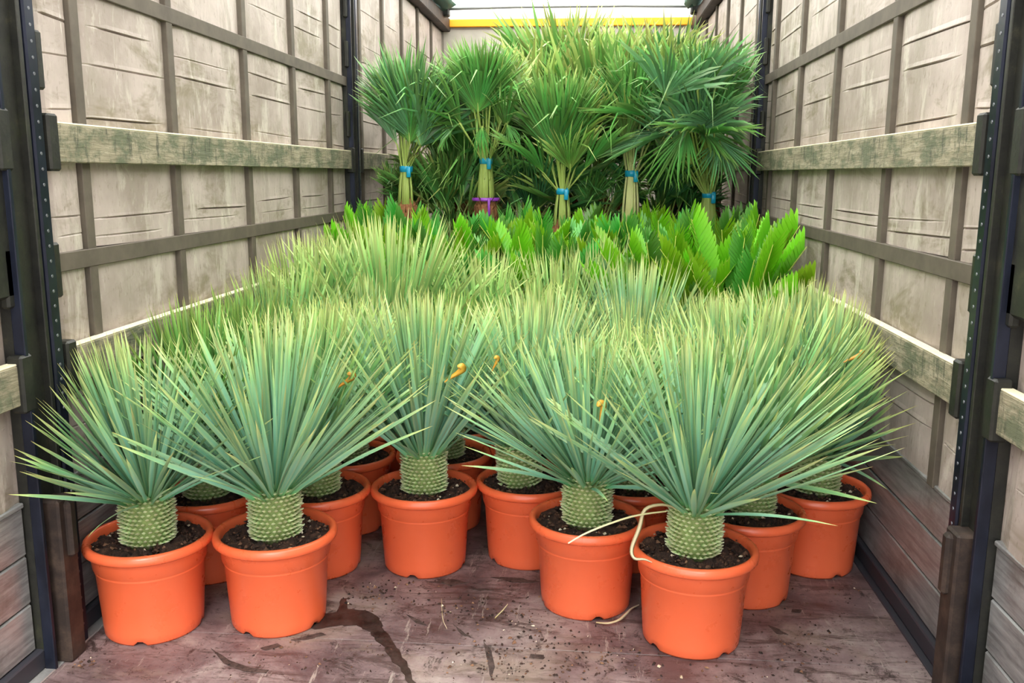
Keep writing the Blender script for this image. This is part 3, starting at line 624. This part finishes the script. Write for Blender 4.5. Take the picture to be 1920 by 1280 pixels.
def fans(zh, zt, seed, spread=28, n=6, tmax=.34, vs=(0, 2, 0, 1)):          # outer fans turned to the open rear, where the light comes from
    r = np.random.default_rng(300+seed); o = []
    for i in range(n):
        th = .04+tmax*i/max(1, n-1); h = zh+.10-.14*i/n+r.uniform(-.02, .02)
        o.append((-90+r.uniform(-spread, spread)*(.4+.8*i/n), h, th, (zt-h)/math.cos(th)*r.uniform(.92, 1.0), vs[i % len(vs)]))
    return o
F_ = -90
palm(-0.870, 5.420, 1.17, 1.36, fans(1.52, 2.14, 1, 26, 7)+crown(9, 2.10, 1.55, .6, 1, front=0)+[(F_-50, 1.50, .55, .42, 1), (F_+55, 1.48, .6, .40, 4)], 'palm_silver', 'fan palm with blue tie above a bare brown fibrous trunk', seed=1)
palm(-0.390, 5.450, 1.19, 1.41, fans(1.70, 2.13, 2, 40, 8, .45, (1, 0, 1, 2))+crown(10, 2.10, 1.66, .5, 2, front=0)+[(F_-55, 1.62, .7, .40, 1), (F_+50, 1.60, .75, .40, 1), (F_, 1.60, 2.5, .26, 4), (F_-40, 1.62, 2.3, .26, 4), (F_+40, 1.62, 2.4, .26, 4)], 'palm_green', 'fan palm with purple tape around its trunk and a blue tie higher up', seed=2)
palm(0.074, 5.374, 1.05, 1.235, fans(1.43, 1.96, 3, 30, 7, .40)+crown(9, 2.0, 1.5, .6, 3, front=0)+[(F_-60, 1.34, .95, .44, 1), (F_+60, 1.36, .9, .44, 1), (185, 1.33, 1.15, .36, 4), (F_+20, 1.36, .8, .40, 0)], 'palm_green', 'fan palm with broad low fans and the lowest-set blue tie', seed=3)
palm(0.477, 5.413, 1.05, 1.34, fans(1.62, 2.04, 4, 22, 5, .16, (1, 1, 4, 1))+crown(7, 2.1, 1.62, .5, 4, tmax=.3, front=.3, vs=(1, 4))+[(F_+30, 1.55, 2.7, .40, 4), (F_-30, 1.5, .35, .40, 1), (-10, 1.7, 2.5, .5, 4)], 'palm_green', 'slim fan palm with pale yellow leaf stalks gathered by a blue tie', pet='petiole_pale', seed=4)
palm(0.930, 5.420, 1.02, 1.22, fans(1.66, 2.13, 5, 50, 9, .55, (0, 2, 0, 2))+crown(10, 2.15, 1.66, .55, 5, tmax=.5, front=.2)+[(F_, 1.62, .35, .40, 3), (F_-25, 1.56, .8, .40, 3), (F_+30, 1.60, .9, .40, 3), (F_-55, 1.56, 1.9, .46, 0), (F_+10, 1.52, 2.5, .40, 0), (F_+50, 1.60, 2.2, .46, 2), (F_-10, 1.55, 1.4, .40, 3), (F_-70, 1.66, 1.5, .5, 0), (F_-30, 1.58, 2.6, .42, 1), (F_+75, 1.72, 2.3, .5, 0), (F_-40, 1.75, .9, .5, 2), (F_+40, 1.78, .8, .5, 2)], 'palm_silver', 'wide silver-green fan palm with drooping lower leaves half hiding a post', seed=5)
# purple tape on the second palm's trunk
for o in C.objects:
    if o.name.startswith('fan_palm') and 'purple' in str(o.get('label', '')):
        b = MB().lathe([(.084, 1.172), (.088, 1.175), (.086, 1.19), (.076, 1.193)], 18); b.box(.02, .035, -.096, -.082, 1.08, 1.19, .003)
        q = b.obj('tape_band', M['tape_purple'], o, True); q['label'] = 'purple tape around the trunk'
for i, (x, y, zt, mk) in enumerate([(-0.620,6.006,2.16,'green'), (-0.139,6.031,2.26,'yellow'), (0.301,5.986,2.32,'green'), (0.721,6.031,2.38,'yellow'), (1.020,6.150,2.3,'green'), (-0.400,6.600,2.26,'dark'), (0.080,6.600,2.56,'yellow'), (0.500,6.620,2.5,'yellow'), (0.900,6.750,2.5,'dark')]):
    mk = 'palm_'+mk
    palm(x, y, 1.2, 1.5, crown(18, zt, zt-.85, .9, 40+i, tmax=.6, front=.5, vs=(0, 1, 4, 4, 2)), mk, {'palm_yellow': 'yellowing fan palm with bent leaf tips behind the front row of tied palms', 'palm_green': 'green fan palm behind the front row of tied palms', 'palm_dark': 'dark green fan palm behind the front row of tied palms'}[mk], 'fan palms behind the tied front row '+mk.split('_')[1], tape=None, seed=60+i)
for i, (x, y, zt) in enumerate([(-0.640,5.714,1.58), (-0.161,5.739,1.58), (0.269,5.694,1.52), (0.699,5.739,1.58), (-1.020,5.850,1.46)]):
    palm(x, y, .85, .98, crown(20, zt, 1.22, .6, 80+i, tmax=1.15, front=.5, vs=(0, 1, 2, 4)), 'palm_dark' if i % 2 else 'palm_green', 'low bushy fan palm '+('between the bare-fibre-trunk palm and the purple-taped palm', 'between the purple-taped palm and the broad low-fan palm', 'between the broad low-fan palm and the pale-stalked palm', 'between the pale-stalked palm and the drooping silver-green palm', 'behind the bare-fibre-trunk palm at the wall')[i], 'low bushy fan palms between the tied palms', tape=None, seed=90+i)

# swing (and if need be shorten) blades and fronds that would pass through another palm's trunk or stalks
VC = {}
def coords(me):
    if me.name not in VC:
        a = np.array([v.co[:] for v in me.vertices]); e_ = np.array([ed.vertices[:] for ed in me.edges])
        VC[me.name] = np.vstack([a]+[a[e_[:, 0]]*(1-t)+a[e_[:, 1]]*t for t in (.25, .5, .75)])
    return VC[me.name]
def clash(P, e, x, y):
    n_ = 0
    for tx, ty, tr_, tz, own in TRK:
        if own is e or abs(tx-x)+abs(ty-y) > 1.6: continue
        n_ += int((((P[:, 0]+x-tx)**2+(P[:, 1]+y-ty)**2 < tr_*tr_) & (P[:, 2] < tz)).sum())
    return n_+int((np.abs(P[:, 0]+x) > 1.185).sum())
for e, leaves in FOLI:
    x, y = e.location.x, e.location.y
    for o, pet_ in leaves:
        m0 = o.matrix_basis.copy(); V0 = coords(o.data); best = None
        for sc_ in (1, .85, .7, .55):
            for k in (0, .2, -.2, .4, -.4, .6, -.6, .9, -.9, 1.3, -1.3):
                mt = Matrix.Rotation(k, 4, 'Z') @ m0 @ Matrix.Diagonal((sc_, sc_, sc_, 1)); A = np.array(mt); h = clash(V0 @ A[:3, :3].T+A[:3, 3], e, x, y)
                if best is None or h < best[0]: best = (h, mt, k)
                if h == 0: break
            if best[0] == 0: break
        o.matrix_basis = best[1]
        if pet_ and best[2]: pet_.rotation_euler.z = best[2]

# ------------------------------------------------------------------ marks and litter on the floor
def flat(poly, z, name, m, h=.0012):
    P = [floor_pt(u, v, z) for u, v in poly]; mb = MB(); k = len(P)
    mb.v = [(p.x, p.y, .0002) for p in P]+[(p.x, p.y, h) for p in P]; mb.f = [tuple(range(k)), tuple(range(k, 2*k))]+[(i, (i+1) % k, k+(i+1) % k, k+i) for i in range(k)]
    o = mb.obj(name, M[m], fl); fix_normals(o.data); return o
def rough(poly, amp=3, sub=4):
    out = []
    for (a, b), (c_, d_) in zip(poly, poly[1:]+poly[:1]):
        for k in range(sub):
            t = k/sub; out.append((a+(c_-a)*t+rng.normal(0, amp*(t > 0)), b+(d_-b)*t+rng.normal(0, amp*.6*(t > 0))))
    return out
flat(rough([(566,1166), (598,1152), (630,1148), (640,1122), (652,1120), (652,1142), (690,1146), (712,1160), (716,1176), (735,1200), (752,1226), (770,1256), (786,1292), (768,1290), (752,1258), (732,1232), (712,1206), (694,1184), (668,1172), (630,1174), (590,1180)], 2.2), 0, 'wet_patch', 'wet')
for pl in ([(488,1215), (520,1206), (528,1211), (500,1219)], [(545,1200), (600,1186), (612,1190), (570,1200)], [(395,1215), (430,1238), (470,1252), (504,1256), (500,1262), (455,1258), (420,1244)], [(592,1113), (606,1118), (614,1128), (604,1124)],
           [(762,1152), (786,1162), (800,1172), (780,1168)], [(850,1170), (868,1184), (884,1196), (864,1188)], [(906,1200), (922,1222), (928,1250), (922,1274), (914,1240)], [(1440,1172), (1462,1180), (1478,1190), (1456,1188)],
           [(880,1104), (910,1103), (926,1106), (900,1108)], [(995,1226), (1020,1228), (1018,1236), (992,1233)], [(1486,1142), (1504,1143), (1500,1149), (1484,1148)], [(1490,1252), (1514,1260), (1512,1266), (1488,1260)], [(800,1090), (850,1086), (880,1092), (846,1098)], [(920,1082), (980,1084), (1012,1090), (960,1092)]):
    flat(rough(pl, 1.2, 3), 0, 'mud_streak', 'streak')
pts, szs = [], []
for u, v, su, sv, n_ in ((130,1240,30,10,40), (860,1140,60,14,90), (980,1180,70,30,170), (1120,1240,70,22,120), (700,1120,40,10,60), (1460,1150,60,40,60), (1250,1200,30,10,30), (940,1250,60,20,80), (560,1240,120,25,60), (1430,1250,90,20,60), (760,1100,60,8,60), (1600,1110,30,20,25)):
    for _ in range(n_):
        p = floor_pt(rng.normal(u, su), min(rng.normal(v, sv), 1300))
        if abs(p.x) < 1.15 and all(math.hypot(p.x-a, p.y-b) > .148 for a, b in YUC): pts.append((p.x, p.y, .0015)); szs.append(float(rng.uniform(.0015, .0075))*(1 if rng.random() > .04 else 1.6))
cr = link(bpy.data.objects.new('soil_litter', crumbs(np.array(pts), szs, 'soil_litter'))); tag(cr, 'scattered crumbs of dark soil and pale chips on the plywood floor', 'soil', None, 'stuff')
def lit(pix, w, label, z0=.004, arch=.0):
    n_ = len(pix); P = [floor_pt(u, v) for u, v in pix]; P = [(p.x, p.y, z0+arch*math.sin(PI*i/(n_-1))) for i, p in enumerate(P)]
    o = strip(P, [w*math.sin(PI*(.12+.8*i/(n_-1))) for i in range(n_)], 'dead_leaf', 'dry_leaf', None, label); o['category'] = 'dry leaf'
lit([(1118,1169), (1140,1174), (1160,1170), (1174,1158), (1184,1146), (1198,1136)], .011, 'curled pale dry leaf strip on the floor between two front pots', .003, .012)
lit([(928,1160), (942,1146), (952,1134)], .005, 'short straight straw lying on bare floor amid the soil litter', .002)
lit([(828,1124), (830,1160), (838,1180)], .003, 'thin pale straw on the floor near the pot of the narrow upright yucca', .002)
lit([(452,1090+80), (462,1184)], .004, 'thin pale straw fragment close to the pot beside the wet spill', .002)
